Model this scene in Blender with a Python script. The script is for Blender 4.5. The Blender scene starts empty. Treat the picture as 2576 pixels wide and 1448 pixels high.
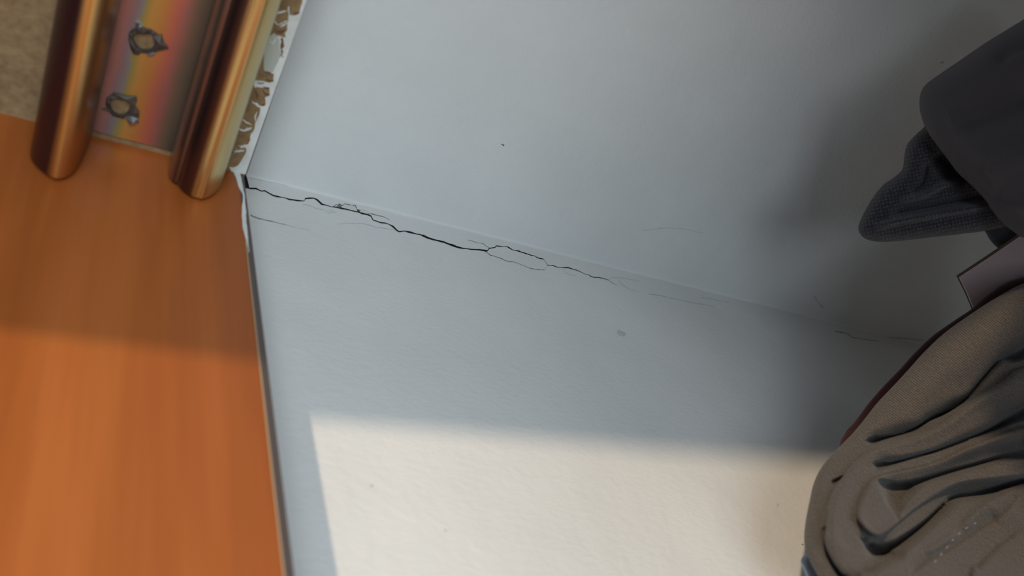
import bpy, bmesh, math, random
import numpy as np
from mathutils import Vector, Matrix
from mathutils.bvhtree import BVHTree

random.seed(7)
SC = bpy.context.scene
COL = SC.collection
Z0 = 2.45                                  # ceiling height; the wall/ceiling corner by the panel is (0, 0, Z0)

# ------------------------------------------------------------------ camera
RW = np.array([[0.82710598, -0.45628787, -0.32817232],
               [0.17349724, 0.7626494, -0.62310882],
               [0.53459742, 0.45844005, 0.70995656]])    # world axes as seen from the camera (x right, y down, z forward)
FPX = 1816.806
CAM = np.array([-0.08457381, -0.21199851, Z0 - 0.38781942])
cd = bpy.data.cameras.new('camera')
cam = bpy.data.objects.new('camera', cd)
COL.objects.link(cam)
cd.sensor_width = 36.0
cd.lens = FPX * 36.0 / 2576.0
cd.clip_start = 0.01
cd.clip_end = 50
Rt = RW.T
m = Matrix(((Rt[0, 0], -Rt[0, 1], -Rt[0, 2], CAM[0]),
            (Rt[1, 0], -Rt[1, 1], -Rt[1, 2], CAM[1]),
            (Rt[2, 0], -Rt[2, 1], -Rt[2, 2], CAM[2]),
            (0, 0, 0, 1)))
cam.matrix_world = m
cd.dof.use_dof = True
cd.dof.focus_distance = 0.50
cd.dof.aperture_fstop = 8.0
SC.camera = cam

# ------------------------------------------------------------------ light
SC.view_settings.view_transform = 'Standard'
SC.view_settings.look = 'None'
SC.view_settings.exposure = 0.0
SC.view_settings.gamma = 1.0
SC.view_settings.use_curve_mapping = False

world = bpy.data.worlds.new('sky')
SC.world = world
world.use_nodes = True
bg = world.node_tree.nodes['Background']
bg.inputs['Color'].default_value = (0.58, 0.74, 1.0, 1)
bg.inputs['Strength'].default_value = 0.30

def lamp(name, kind, energy, color, loc=(0, 0, 0), direction=(0, 0, -1)):
    l = bpy.data.lights.new(name, kind)
    l.energy = energy
    l.color = color
    o = bpy.data.objects.new(name, l)
    COL.objects.link(o)
    o.location = loc
    o.rotation_euler = Vector(direction).to_track_quat('-Z', 'Y').to_euler()
    return o

# low evening sun shining in almost level
sun = lamp('sun', 'SUN', 1.75, (1.0, 0.78, 0.54), direction=(1, 1.06, -0.012))
sun.data.angle = math.radians(2.0)
# added soft fill lamp below and behind the camera; no window is modelled
fill = lamp('fill_lamp', 'AREA', 12.4, (0.77, 0.885, 0.965), loc=(-0.20, -0.86, Z0 - 1.00), direction=(0.20, 0.86, 0.9))
fill.data.shape = 'RECTANGLE'
fill.data.size = 0.75
fill.data.size_y = 0.65


# ------------------------------------------------------------------ helpers
def ray(px, py):
    c = np.array([(px - 1288.0) / FPX, (py - 724.0) / FPX, 1.0])
    return RW.T @ c

def at(px, py, depth):
    return CAM + ray(px, py) * depth

def on_y(px, py, y):
    d = ray(px, py)
    return CAM + d * ((y - CAM[1]) / d[1])

def on_z(px, py, z):
    d = ray(px, py)
    return CAM + d * ((Z0 + z - CAM[2]) / d[2])

def smooth_poly(pts, n, closed=True):
    """Catmull-Rom through the points, n samples evenly along the length"""
    P = np.array(pts, float)
    N = len(P)
    out = []
    segs = N if closed else N - 1
    for i in range(segs):
        if closed:
            p0, p1, p2, p3 = P[(i - 1) % N], P[i], P[(i + 1) % N], P[(i + 2) % N]
        else:
            p0, p1, p2, p3 = P[max(i - 1, 0)], P[i], P[i + 1], P[min(i + 2, N - 1)]
        for k in range(12):
            t = k / 12
            out.append(0.5 * ((2 * p1) + (-p0 + p2) * t + (2 * p0 - 5 * p1 + 4 * p2 - p3) * t * t
                              + (-p0 + 3 * p1 - 3 * p2 + p3) * t ** 3))
    if closed:
        out.append(out[0])
    else:
        out.append(P[-1])
    out = np.array(out)
    L = np.r_[0, np.cumsum(np.linalg.norm(np.diff(out, axis=0), axis=1))]
    s = np.linspace(0, L[-1], n + 1 if closed else n)
    if closed:
        s = s[:-1]
    return np.stack([np.interp(s, L, out[:, k]) for k in range(out.shape[1])], 1)

def link(name, me, parent=None):
    o = bpy.data.objects.new(name, me)
    COL.objects.link(o)
    if parent is not None:
        o.parent = parent
        o.matrix_parent_inverse = Matrix.Identity(4)
    return o

def build(name, verts, faces, mat, parent=None, origin=None, smooth=False):
    """mesh from world coordinates; origin = where the object's own origin goes"""
    org = Vector(origin) if origin is not None else (parent.location.copy() if parent is not None else Vector((0, 0, 0)))
    pl = Vector((0, 0, 0))
    q = parent
    while q is not None:
        pl += q.location
        q = q.parent
    if parent is not None and origin is None:
        org = pl.copy()
    me = bpy.data.meshes.new(name)
    me.from_pydata([tuple(Vector(v) - org) for v in verts], [], faces)
    me.materials.append(mat)
    bm = bmesh.new()
    bm.from_mesh(me)
    bmesh.ops.recalc_face_normals(bm, faces=bm.faces)
    bm.to_mesh(me)
    bm.free()
    if smooth:
        for p in me.polygons:
            p.use_smooth = True
    o = link(name, me, parent)
    o.location = org - pl
    return o

def tag(o, label=None, cat=None, group=None, kind=None):
    for k, v in (('label', label), ('category', cat), ('group', group), ('kind', kind)):
        if v:
            o[k] = v
    return o

def thing(name, loc, label, cat, group=None):
    o = bpy.data.objects.new(name, None)
    COL.objects.link(o)
    o.location = loc
    o.empty_display_size = 0.05
    return tag(o, label, cat, group)

def box(x0, x1, y0, y1, z0, z1):
    v = [(x, y, z) for x in (x0, x1) for y in (y0, y1) for z in (z0, z1)]
    f = [(0, 1, 3, 2), (4, 6, 7, 5), (0, 4, 5, 1), (2, 3, 7, 6), (0, 2, 6, 4), (1, 5, 7, 3)]
    return v, f

def bevel(o, w, seg=2):
    md = o.modifiers.new('bevel', 'BEVEL')
    md.width = w
    md.segments = seg
    md.limit_method = 'ANGLE'
    return o

# ------------------------------------------------------------------ materials
def mat(name, color, rough=0.6, metal=0.0, spec=0.5):
    mt = bpy.data.materials.new(name)
    mt.use_nodes = True
    nt = mt.node_tree
    b = nt.nodes['Principled BSDF']
    b.inputs['Base Color'].default_value = (*color, 1)
    b.inputs['Roughness'].default_value = rough
    b.inputs['Metallic'].default_value = metal
    b.inputs['Specular IOR Level'].default_value = spec
    return mt, nt, b

def node(nt, t, **kw):
    n = nt.nodes.new(t)
    for k, v in kw.items():
        if k in n.inputs:
            n.inputs[k].default_value = v
        else:
            setattr(n, k, v)
    return n

def coords(nt, scale=(1, 1, 1), rot=(0, 0, 0), kind='Object'):
    tc = nt.nodes.new('ShaderNodeTexCoord')
    mp = nt.nodes.new('ShaderNodeMapping')
    mp.inputs['Scale'].default_value = scale
    mp.inputs['Rotation'].default_value = rot
    nt.links.new(tc.outputs[kind], mp.inputs['Vector'])
    return mp.outputs['Vector']

def noise(nt, vec, scale, detail=4, rough=0.5):
    n = nt.nodes.new('ShaderNodeTexNoise')
    n.inputs['Scale'].default_value = scale
    n.inputs['Detail'].default_value = detail
    n.inputs['Roughness'].default_value = rough
    nt.links.new(vec, n.inputs['Vector'])
    return n.outputs['Fac']

def ramp(nt, fac, stops, interp='LINEAR'):
    r = nt.nodes.new('ShaderNodeValToRGB')
    r.color_ramp.interpolation = interp
    e = r.color_ramp.elements
    while len(e) > 1:
        e.remove(e[-1])
    e[0].position = stops[0][0]
    e[0].color = (*stops[0][1], 1)
    for p, c in stops[1:]:
        x = e.new(p)
        x.color = (*c, 1)
    nt.links.new(fac, r.inputs['Fac'])
    return r.outputs['Color']

def bump(nt, b, h, strength, dist, prev=None):
    n = nt.nodes.new('ShaderNodeBump')
    n.inputs['Strength'].default_value = strength
    n.inputs['Distance'].default_value = dist
    nt.links.new(h, n.inputs['Height'])
    if prev is not None:
        nt.links.new(prev, n.inputs['Normal'])
    nt.links.new(n.outputs['Normal'], b.inputs['Normal'])
    return n.outputs['Normal']

def plaster(name, color, rot, amp=1.0):
    mt, nt, b = mat(name, color, 0.75, spec=0.25)
    v = coords(nt, (1, 1, 1))
    f = noise(nt, v, 9, 3)
    lo = tuple(c * 0.94 for c in color)
    hi = tuple(min(1, c * 1.03) for c in color)
    nt.links.new(ramp(nt, f, [(0.3, lo), (0.7, hi)]), b.inputs['Base Color'])
    v2 = coords(nt, (1.0, 1.0, 1.9), rot)
    n1 = noise(nt, v2, 190, 4, 0.62)
    p = bump(nt, b, n1, 0.36 * amp, 0.0012)
    v3 = coords(nt, (1, 1, 1))
    bump(nt, b, noise(nt, v3, 38, 2), 0.35 * amp, 0.002, p)
    return mt

M = {}
M['wall'] = plaster('wall_plaster', (0.80, 0.80, 0.78), (0, math.radians(35), 0), 1.0)
M['ceiling'] = plaster('ceiling_plaster', (0.78, 0.80, 0.79), (math.radians(30), 0, math.radians(40)), 0.9)
M['floor'], _, _ = mat('floor_boards', (0.26, 0.23, 0.20), 0.5)
M['crack'], _, _ = mat('crack_dark', (0.022, 0.024, 0.024), 0.95, spec=0.05)
M['hairline'], _, _ = mat('hairline_crack', (0.20, 0.22, 0.22), 0.95, spec=0.05)
M['hairline2'], _, _ = mat('faint_hairline', (0.50, 0.53, 0.53), 0.95, spec=0.05)
M['chip_light'], _, _ = mat('bare_plaster', (0.72, 0.72, 0.64), 0.9, spec=0.1)
M['smudge'], _, _ = mat('smudge', (0.60, 0.62, 0.62), 0.9, spec=0.1)

def orange_laminate():
    mt, nt, b = mat('orange_wood_laminate', (0.5, 0.16, 0.04), 0.42, spec=0.35)
    v = coords(nt, (26, 1, 1.6))
    n = noise(nt, v, 1.6, 5, 0.55)
    c1 = ramp(nt, n, [(0.25, (0.31, 0.076, 0.014)), (0.5, (0.42, 0.114, 0.023)), (0.75, (0.51, 0.158, 0.036))])
    v2 = coords(nt, (90, 1, 3))
    n2 = noise(nt, v2, 1.0, 3, 0.6)
    mx = nt.nodes.new('ShaderNodeMixRGB')
    mx.blend_type = 'MULTIPLY'
    mx.inputs['Fac'].default_value = 0.30
    nt.links.new(c1, mx.inputs['Color1'])
    nt.links.new(ramp(nt, n2, [(0.35, (0.62, 0.58, 0.52)), (0.6, (1, 1, 1))]), mx.inputs['Color2'])
    nt.links.new(mx.outputs['Color'], b.inputs['Base Color'])
    v3 = coords(nt, (1, 1, 1))
    bump(nt, b, noise(nt, v3, 60, 2), 0.08, 0.001)
    return mt
M['orange'] = orange_laminate()

def chipboard():
    mt, nt, b = mat('raw_chipboard', (0.30, 0.19, 0.10), 0.85, spec=0.15)
    v = coords(nt)
    n = noise(nt, v, 240, 4, 0.7)
    n2 = noise(nt, v, 60, 3, 0.6)
    mx = nt.nodes.new('ShaderNodeMixRGB')
    mx.inputs['Fac'].default_value = 0.4
    nt.links.new(ramp(nt, n, [(0.3, (0.20, 0.125, 0.06)), (0.55, (0.33, 0.22, 0.11)), (0.75, (0.43, 0.30, 0.15))]), mx.inputs['Color1'])
    nt.links.new(ramp(nt, n2, [(0.3, (0.20, 0.125, 0.065)), (0.7, (0.34, 0.23, 0.125))]), mx.inputs['Color2'])
    nt.links.new(mx.outputs['Color'], b.inputs['Base Color'])
    bump(nt, b, n, 0.4, 0.0006)
    return mt
M['chipboard'] = chipboard()
M['brown_edge'], _, _ = mat('dark_brown_edging_and_shade', (0.12, 0.092, 0.084), 0.6, spec=0.3)
M['bare_edge'], _, _ = mat('pale_bare_edge', (0.45, 0.33, 0.20), 0.8, spec=0.2)

def paint_smear():
    mt, nt, b = mat('smeared_white_paint', (0.72, 0.74, 0.72), 0.7, spec=0.25)
    v = coords(nt)
    n = noise(nt, v, 90, 4, 0.6)
    nt.links.new(ramp(nt, n, [(0.3, (0.62, 0.64, 0.60)), (0.6, (0.78, 0.80, 0.78))]), b.inputs['Base Color'])
    bump(nt, b, n, 0.5, 0.0008)
    return mt
M['paint'] = paint_smear()
M['filler'], _, _ = mat('grey_filler', (0.50, 0.53, 0.47), 0.85, spec=0.15)
M['fibre'], _, _ = mat('torn_brown_fibre', (0.19, 0.10, 0.06), 0.9, spec=0.1)

# yellow chromate plating: film colour bands with dark and gold reflections painted in
def chromate_reflect_ridge(name, x0, x1, stops):
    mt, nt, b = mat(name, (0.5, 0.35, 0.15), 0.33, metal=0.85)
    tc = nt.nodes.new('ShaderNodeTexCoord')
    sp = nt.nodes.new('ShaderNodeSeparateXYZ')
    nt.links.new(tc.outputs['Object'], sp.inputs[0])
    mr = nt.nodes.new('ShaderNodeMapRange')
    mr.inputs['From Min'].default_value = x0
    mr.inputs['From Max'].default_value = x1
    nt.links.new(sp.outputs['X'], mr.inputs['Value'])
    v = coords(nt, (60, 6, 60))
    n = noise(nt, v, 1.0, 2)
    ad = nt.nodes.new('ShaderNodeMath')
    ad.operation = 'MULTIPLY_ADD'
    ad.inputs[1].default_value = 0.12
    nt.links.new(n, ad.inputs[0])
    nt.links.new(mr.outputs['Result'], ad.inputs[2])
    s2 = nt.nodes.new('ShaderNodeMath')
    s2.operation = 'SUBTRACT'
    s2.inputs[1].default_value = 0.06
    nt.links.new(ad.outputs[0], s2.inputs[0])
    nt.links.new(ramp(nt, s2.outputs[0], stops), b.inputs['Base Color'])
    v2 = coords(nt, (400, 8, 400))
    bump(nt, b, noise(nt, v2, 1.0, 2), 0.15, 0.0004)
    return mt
M['silver'], _, _ = mat('bare_bright_steel', (0.75, 0.78, 0.82), 0.25, metal=0.9)
M['burr'], _, _ = mat('dulled_torn_steel', (0.11, 0.088, 0.075), 0.6, metal=0.4)

# ------------------------------------------------------------------ the setting
XW, YW = 1.05, -2.2
# wall and ceiling meet in a small plaster cove, so the two meshes share that line
R = 0.0018
def cove_profile():
    pts = []
    for k in range(7):
        a = math.radians(90 * k / 6)
        pts.append((-R + R * math.sin(a), -R + R * math.cos(a)))   # (y, z) : ceiling side -> wall side
    return pts
cp = cove_profile()
def sheet(name, prof, x0, x1, nx, material):
    v, f = [], []
    xs = np.linspace(x0, x1, nx)
    for x in xs:
        for (y, z) in prof:
            v.append((x, y, Z0 + z))
    n = len(prof)
    for i in range(nx - 1):
        for j in range(n - 1):
            f.append((i * n + j, i * n + j + 1, (i + 1) * n + j + 1, (i + 1) * n + j))
    return v, f
pc = [(-3.2, 0.12), (-3.2, 0.0), (-1.0, 0.0)] + cp[:4] + [(0.05, 0.05), (0.05, 0.12)]
pw = cp[3:] + [(0.0, -1.0), (0.0, -Z0), (0.12, -Z0), (0.12, 0.05), (0.05, 0.05)]
v, f = sheet('ceiling', pc, -1.6, XW, 30, None)
CEIL = tag(build('ceiling', v, f, M['ceiling'], origin=(0, 0, Z0), smooth=False), kind='structure')
v, f = sheet('wall_side', pw, -1.6, XW, 30, None)
WALL = tag(build('wall_side', v, f, M['wall'], origin=(0, 0, 0), smooth=False), kind='structure')
v, f = box(XW, XW + 0.02, YW, 0, 0, Z0)
tag(build('wall_wardrobe_back', v, f, M['wall'], origin=(XW, 0, 0)), kind='structure')
v, f = box(0, XW, YW - 0.02, YW, 0, Z0)
tag(build('wall_wardrobe_far_side', v, f, M['wall'], origin=(0, YW, 0)), kind='structure')
v, f = box(-1.6, XW, -3.2, 0.0, -0.03, 0)
tag(build('floor', v, f, M['floor'], origin=(0, 0, 0)), kind='structure')

T, Hh = 0.0275, 0.050                      # panel thickness, depth of the header board
XA = -0.0113                               # the free edge of both boards
# orange panel standing against the wall
PANEL = thing('side_panel', (-0.1, -T / 2, 0), 'tall orange wood-look wardrobe side panel fixed against the white wall', 'panel')
v, f = box(-0.25, XA - 0.0034, -T, -0.0004, 0, Z0 - Hh)
build('board', v, f, M['orange'], PANEL)
v = []
for z in (0.0, Z0 - Hh + 0.0005):
    v += [(XA - 0.0034, -T - 0.0002, z), (XA - 0.0004, -T + 0.0006, z), (XA, -T + 0.003, z), (XA, -0.0005, z), (XA - 0.0034, -0.0005, z)]
n = 5
f = [(k, (k + 1) % n, n + (k + 1) % n, n + k) for k in range(n)] + [tuple(range(n)), tuple(range(2 * n - 1, n - 1, -1))]
e = build('edge_band', v, f, M['brown_edge'], PANEL)
e['label'] = 'narrow dark brown strip along the free edge'
# thin pale worn line where the laminate stops
v, f = box(XA - 0.0038, XA - 0.0033, -T - 0.0003, -T + 0.001, Z0 - 0.34, Z0 - 0.11)
e = build('worn_edge', v, f, M['bare_edge'], PANEL)
e['label'] = 'thin pale worn line beside the edge band'

# header board over the doors
HEAD = thing('header_board', (-0.13, -1.0, Z0 - Hh), 'raw brown chipboard top board above the orange panel, smeared with white paint', 'board')
v, f = box(-0.25, XA, -2.0, -0.0004, Z0 - Hh, Z0 - 0.0004)
build('board', v, f, M['chipboard'], HEAD)
v, f = box(XA, XA + 0.0007, -2.0, -T, Z0 - Hh - 0.0001, Z0 - 0.002)
e = build('joint_shade_line', v, f, M['brown_edge'], HEAD)  # dark strip standing in for the shade in the gap at this edge
e['label'] = 'thin dark line standing in for shade along the board edge'
# fascia hiding the rail from the room side
v, f = box(-0.268, -0.25, -2.0, -0.0004, Z0 - 0.183, Z0 - 0.0004)
fa = tag(build('door_fascia', v, f, M['orange'], origin=(-0.259, -1.0, Z0 - 0.183)),
         'orange wood-look fascia board hanging below the ceiling in front of the rail', 'board')

# ------------------------------------------------------------------ ragged paint on header and panel
def thin_patch(name, pts, n_out, thick, material, parent, label=None):
    """pts in world coords lying in one plane; extruded by thick along n_out"""
    nn = Vector(n_out)
    P = [Vector(p) for p in pts]
    N = len(P)
    v = [p - nn * 0.0002 for p in P] + [p + nn * thick for p in P]
    f = [(k, (k + 1) % N, N + (k + 1) % N, N + k) for k in range(N)] + [tuple(range(N)), tuple(range(2 * N - 1, N - 1, -1))]
    me_o = build(name, v, f, material, parent)
    bm = bmesh.new()
    bm.from_mesh(me_o.data)
    bmesh.ops.triangulate(bm, faces=[q for q in bm.faces if len(q.verts) > 4])
    bm.to_mesh(me_o.data)
    bm.free()
    if label:
        me_o['label'] = label
    return me_o

def jag(pts, step, amp, seed=0):
    rnd = random.Random(seed)
    out = []
    for a, b in zip(pts[:-1], pts[1:]):
        a, b = np.array(a, float), np.array(b, float)
        L = np.linalg.norm(b - a)
        k = max(1, int(L / step))
        for i in range(k):
            p = a + (b - a) * i / k
            out.append((p[0] + rnd.uniform(-amp, amp), p[1] + rnd.uniform(-amp, amp)))
    out.append(tuple(pts[-1]))
    return out

def zc(u, v):          # zoom of the paint edge
    return (540 + u / 3.218, v / 3.218)
rag = [zc(*p) for p in [(730, -90), (712, 0), (694, 48), (684, 105), (640, 128), (606, 120), (600, 42), (590, 50), (598, 140), (585, 190),
                        (588, 240), (568, 262), (572, 300), (520, 290), (500, 285), (520, 330), (524, 400), (560, 400), (552, 440), (520, 470), (500, 520), (470, 575), (410, 570),
                        (480, 600), (476, 650), (440, 668), (380, 652), (310, 648), (320, 705), (440, 705), (444, 770), (410, 790), (412, 850),
                        (370, 858), (330, 850), (370, 872), (360, 930), (328, 1000), (320, 1050), (290, 1085), (285, 1130), (272, 1170), (190, 1176),
                        (255, 1195), (252, 1240), (215, 1295), (195, 1330), (150, 1350), (115, 1352), (130, 1375), (140, 1400)]]
rag = jag(rag, 7, 1.3, 3)
outer = [(617.5, 436.5), (668, 292), (720, 146), (771, 0), (781, -28)]
poly = [on_z(x, y, -Hh) for x, y in rag + outer]
thin_patch('paint_band', poly, (0, 0, -1), 0.0004, M['paint'], HEAD, 'ragged white paint band along the free edge')
# greyish filler patch and small smears
fp = [zc(*p) for p in [(445, 290), (480, 262), (520, 300), (535, 400), (540, 440), (520, 470), (500, 520), (470, 590), (400, 580), (398, 430), (405, 380), (425, 330)]]
thin_patch('filler_patch', [on_z(x, y, -Hh) for x, y in jag(fp, 6, 1.0, 5)], (0, 0, -1), 0.00025, M['filler'], HEAD, 'grey-green filler patch')
def streak(name, pts, w, material, parent, plane, thick=0.0004, seed=1, step=5, jit=0.5):
    rnd = random.Random(seed)
    P = np.array(jag(pts, step, jit, seed))
    D = np.gradient(P, axis=0)
    D /= (np.linalg.norm(D, axis=1)[:, None] + 1e-9)
    Nn = np.stack([-D[:, 1], D[:, 0]], 1)
    k = len(P)
    ww = np.array([w * 0.5 * rnd.uniform(0.6, 1.25) * min(1, 0.3 + 2.2 * min(i, k - 1 - i) / k) for i in range(k)])
    L = P + Nn * ww[:, None]
    Rr = P - Nn * ww[:, None]
    ring = [tuple(q) for q in L] + [tuple(q) for q in Rr[::-1]]
    return L, Rr, ring
smears = [([(505, 105), (545, 95), (580, 85)], 6), ([(530, 215), (565, 195), (592, 180)], 4), ([(520, 200), (560, 175), (590, 165)], 3),
          ([(215, 960), (255, 985), (300, 1010)], 4), ([(185, 1040), (240, 1055), (300, 1030)], 6), ([(340, 900), (325, 950), (335, 1000)], 3),
          ([(125, 1240), (170, 1222), (240, 1215)], 5), ([(110, 1250), (130, 1244), (180, 1210)], 4), ([(205, 1190), (235, 1186), (262, 1180)], 4),
          ([(300, 820), (340, 842), (375, 862)], 5), ([(480, 165), (500, 190), (520, 200)], 3), ([(445, 330), (470, 350), (500, 300)], 5)]
for i, (pp, w) in enumerate(smears):
    q = [zc(*p) for p in pp]
    L, Rr, ring = streak('s', q, w, None, None, None, seed=i, step=4, jit=0.8)
    thin_patch('paint_smear', [on_z(x, y, -Hh) for x, y in ring], (0, 0, -1), 0.0005, M['paint'], HEAD)
fibres = [([(545, 300), (548, 350), (540, 400)], 9), ([(420, 640), (450, 655), (475, 652)], 5), ([(395, 700), (420, 712), (445, 708)], 4),
          ([(345, 665), (370, 672), (400, 668)], 3), ([(375, 848), (395, 850), (408, 840)], 4), ([(505, 250), (540, 262), (575, 235)], 7),
          ([(395, 575), (430, 580), (460, 582)], 2.5), ([(640, 105), (660, 108), (680, 100)], 4), ([(530, 440), (550, 455), (560, 462)], 2),
          ([(395, 730), (410, 760), (440, 765)], 4), ([(330, 740), (350, 770), (345, 800)], 4)]
for i, (pp, w) in enumerate(fibres):
    q = [zc(*p) for p in pp]
    L, Rr, ring = streak('s', q, w, None, None, None, seed=i + 40, step=4, jit=0.8)
    thin_patch('torn_fibre', [on_z(x, y, -Hh) for x, y in ring], (0, 0, -1), 0.0006, M['fibre'], HEAD)

# white plaster lapping over the top of the panel's edge
pp = [(583, 424), (590, 440), (597, 462), (603, 478), (610, 490), (611, 505), (608, 520), (608, 545), (610, 572), (615, 590), (617, 602), (622, 618), (624, 636),
      (626, 634), (623, 600), (619, 560), (617, 520), (614, 490), (610, 470), (606, 450), (602, 437), (596, 430)]
thin_patch('plaster_lap', [on_y(x, y, -T) for x, y in jag(pp, 8, 0.8, 9)], (0, -1, 0), 0.0006, M['paint'], PANEL, 'white plaster lapping over the top corner')

# ------------------------------------------------------------------ cracks in the plaster
def bvh_of(o):
    me = o.data
    return BVHTree.FromPolygons([o.location + v.co for v in me.vertices], [tuple(p.vertices) for p in me.polygons])
BV = [bvh_of(WALL), bvh_of(CEIL)]
def surf(px, py, lift=0.00012):
    d = Vector(ray(px, py)).normalized()
    o = Vector(CAM)
    best = None
    for k, b in enumerate(BV):
        loc, nrm, idx, dist = b.ray_cast(o, d, 6.0)
        if loc is not None and (best is None or dist < best[1]):
            if nrm.dot(d) > 0:
                nrm = -nrm
            best = (loc + nrm * lift, dist, k)
    return best

def crack(name, pts, w0, w1, material, parent, seed=0, step=9, jit=0.8, lift=0.00012, prof=None):
    rnd = random.Random(seed)
    P = np.array(jag(pts, step, jit, seed))
    D = np.gradient(P, axis=0)
    D /= (np.linalg.norm(D, axis=1)[:, None] + 1e-9)
    Nn = np.stack([-D[:, 1], D[:, 0]], 1)
    k = len(P)
    v, f = [], []
    for i in range(k):
        t = i / (k - 1)
        w = (w0 + (w1 - w0) * t) * rnd.uniform(0.5, 1.4) / 2
        if prof is not None:
            w *= np.interp(t, prof[0], prof[1])
        a = surf(*(P[i] + Nn[i] * w), lift)[0]
        b = surf(*(P[i] - Nn[i] * w), lift)[0]
        v += [a, b]
        if i:
            f.append((2 * i - 2, 2 * i - 1, 2 * i + 1, 2 * i))
    return build(name, v, f, material, parent)

def z5(u, v):
    return (560 + u / 4.2933, 380 + v / 4.2933)
def z6(u, v):
    return (1060 + u / 3.68, 540 + v / 3.68)
def z7(u, v):
    return (1600 + u / 3.22, 650 + v / 3.22)
main1 = [z5(*p) for p in [(265, 395), (300, 405), (360, 405), (420, 432), (455, 430), (545, 483), (640, 497), (720, 522), (810, 535), (885, 540), (893, 512), (985, 508), (1020, 528), (1070, 574), (1180, 602), (1240, 608), (1330, 628),
                          (1450, 655), (1600, 697), (1625, 745), (1710, 772), (1760, 778), (1840, 812), (1885, 860), (1910, 872), (1965, 860), (2050, 885), (2130, 900), (2220, 940), (2380, 980), (2480, 1012), (2530, 1035), (2576, 1046)]]
main2 = [z6(*p) for p in [(5, 187), (60, 215), (210, 255), (310, 295), (380, 312), (500, 322), (610, 335)]]
crack('crack', main1, 3.3, 3.2, M['crack'], CEIL, 1, 9, 0.6)['label'] = 'main dark crack along the corner of wall and ceiling'
crack('crack', main2, 3.5, 2.9, M['crack'], CEIL, 2, 9, 0.6)
crack('crack', [z6(*p) for p in [(610, 335), (630, 310), (680, 305), (695, 287), (750, 297), (780, 290), (840, 322), (900, 338), (960, 358), (1010, 372), (1050, 380), (1075, 397), (1130, 410)]], 2.6, 1.8, M['crack'], CEIL, 3, 7, 0.6)
crack('crack', [z6(*p) for p in [(1168, 468), (1225, 472), (1260, 486), (1340, 492), (1360, 487), (1410, 508), (1440, 512), (1510, 548), (1540, 553), (1580, 578), (1640, 580), (1690, 592), (1730, 603)]], 2.4, 1.2, M['crack'], CEIL, 4, 7, 0.6)
crack('crack', [z5(*p) for p in [(222, 240), (236, 262), (246, 300), (258, 350), (268, 400)]], 6.0, 8.0, M['crack'], WALL, 5, 8, 0.4)['label'] = 'dark gap beside the panel'
crack('crack', [z5(*p) for p in [(1450, 640), (1500, 675), (1580, 692), (1610, 705)]], 2.2, 2.2, M['crack'], CEIL, 6, 6, 0.6)
hair = [
    ([z5(*p) for p in [(300, 690), (330, 705), (400, 730), (500, 752), (590, 775), (690, 797)]], 2.4, 1.1, 'hairline', 0),
    ([z5(*p) for p in [(690, 797), (780, 822), (860, 842), (950, 858)]], 1.2, 0.6, 'hairline2', 0),
    ([z5(*p) for p in [(300, 292), (400, 312), (480, 330), (600, 350), (700, 378)]], 1.0, 0.7, 'hairline2', 1),
    ([z5(*p) for p in [(860, 575), (940, 590), (1010, 620), (1100, 638), (1150, 668), (1230, 655)]], 1.0, 1.2, 'hairline2', 0),
    ([z5(*p) for p in [(1190, 600), (1230, 575), (1290, 590), (1320, 568), (1430, 590), (1450, 625)]], 1.6, 2.4, 'hairline', 1),
    ([z5(*p) for p in [(1450, 630), (1530, 660), (1640, 685), (1740, 710), (1800, 742)]], 3.2, 1.0, 'hairline', 1),
    ([z5(*p) for p in [(1230, 790), (1350, 778), (1540, 785), (1680, 825), (1790, 838), (1880, 860)]], 0.8, 1.0, 'hairline2', 0),
    ([z6(*p) for p in [(430, 232), (520, 258), (575, 270), (628, 305)]], 0.8, 1.3, 'hairline', 1),
    ([z6(*p) for p in [(590, 340), (640, 375), (700, 390), (780, 423), (860, 437), (920, 460), (990, 490), (1060, 507), (1140, 511)]], 2.2, 1.1, 'hairline', 0),
    ([z6(*p) for p in [(1130, 410), (1150, 440), (1168, 468)]], 0.8, 1.2, 'hairline', 1),
    ([z6(*p) for p in [(1168, 468), (1150, 490), (1145, 510)]], 0.8, 0.8, 'hairline2', 0),
    ([z6(*p) for p in [(1310, 500), (1330, 535), (1380, 558), (1430, 565)]], 0.9, 0.8, 'hairline2', 0),
    ([z6(*p) for p in [(1730, 603), (1770, 630), (1810, 650)]], 1.5, 0.8, 'hairline', 0),
    ([z6(*p) for p in [(1730, 598), (1770, 580), (1860, 585), (1940, 598), (2020, 620)]], 0.9, 0.6, 'hairline2', 1),
    ([z6(*p) for p in [(1820, 600), (1870, 660), (1930, 690), (2000, 710)]], 0.9, 0.6, 'hairline2', 1),
    ([z6(*p) for p in [(2050, 145), (2140, 132), (2240, 123), (2350, 124), (2480, 140), (2620, 172)]], 0.9, 0.7, 'hairline2', 1),
    ([z7(*p) for p in [(100, 285), (200, 300), (280, 318), (400, 345), (520, 368), (640, 390)]], 1.2, 0.8, 'hairline2', 0),
    ([z7(*p) for p in [(530, 318), (600, 325), (680, 345), (760, 352)]], 1.0, 0.8, 'hairline2', 1),
    ([z7(*p) for p in [(1610, 592), (1660, 598), (1720, 612), (1760, 640), (1850, 655), (1960, 668)]], 2.2, 1.2, 'hairline', 0),
    ([z7(*p) for p in [(2050, 640), (2120, 645), (2200, 648), (2330, 662)]], 2.0, 1.0, 'hairline', 1),
    ([z7(*p) for p in [(1440, 300), (1470, 345), (1500, 385), (1520, 400)]], 4.0, 5.0, 'smudge', 1),
]
for i, (pts, a, b, mk, side) in enumerate(hair):
    crack('hairline_crack' if mk != 'smudge' else 'scuff', pts, a, b, M[mk], CEIL if side else WALL, 20 + i, 7, 0.7, 0.0001)
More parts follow.
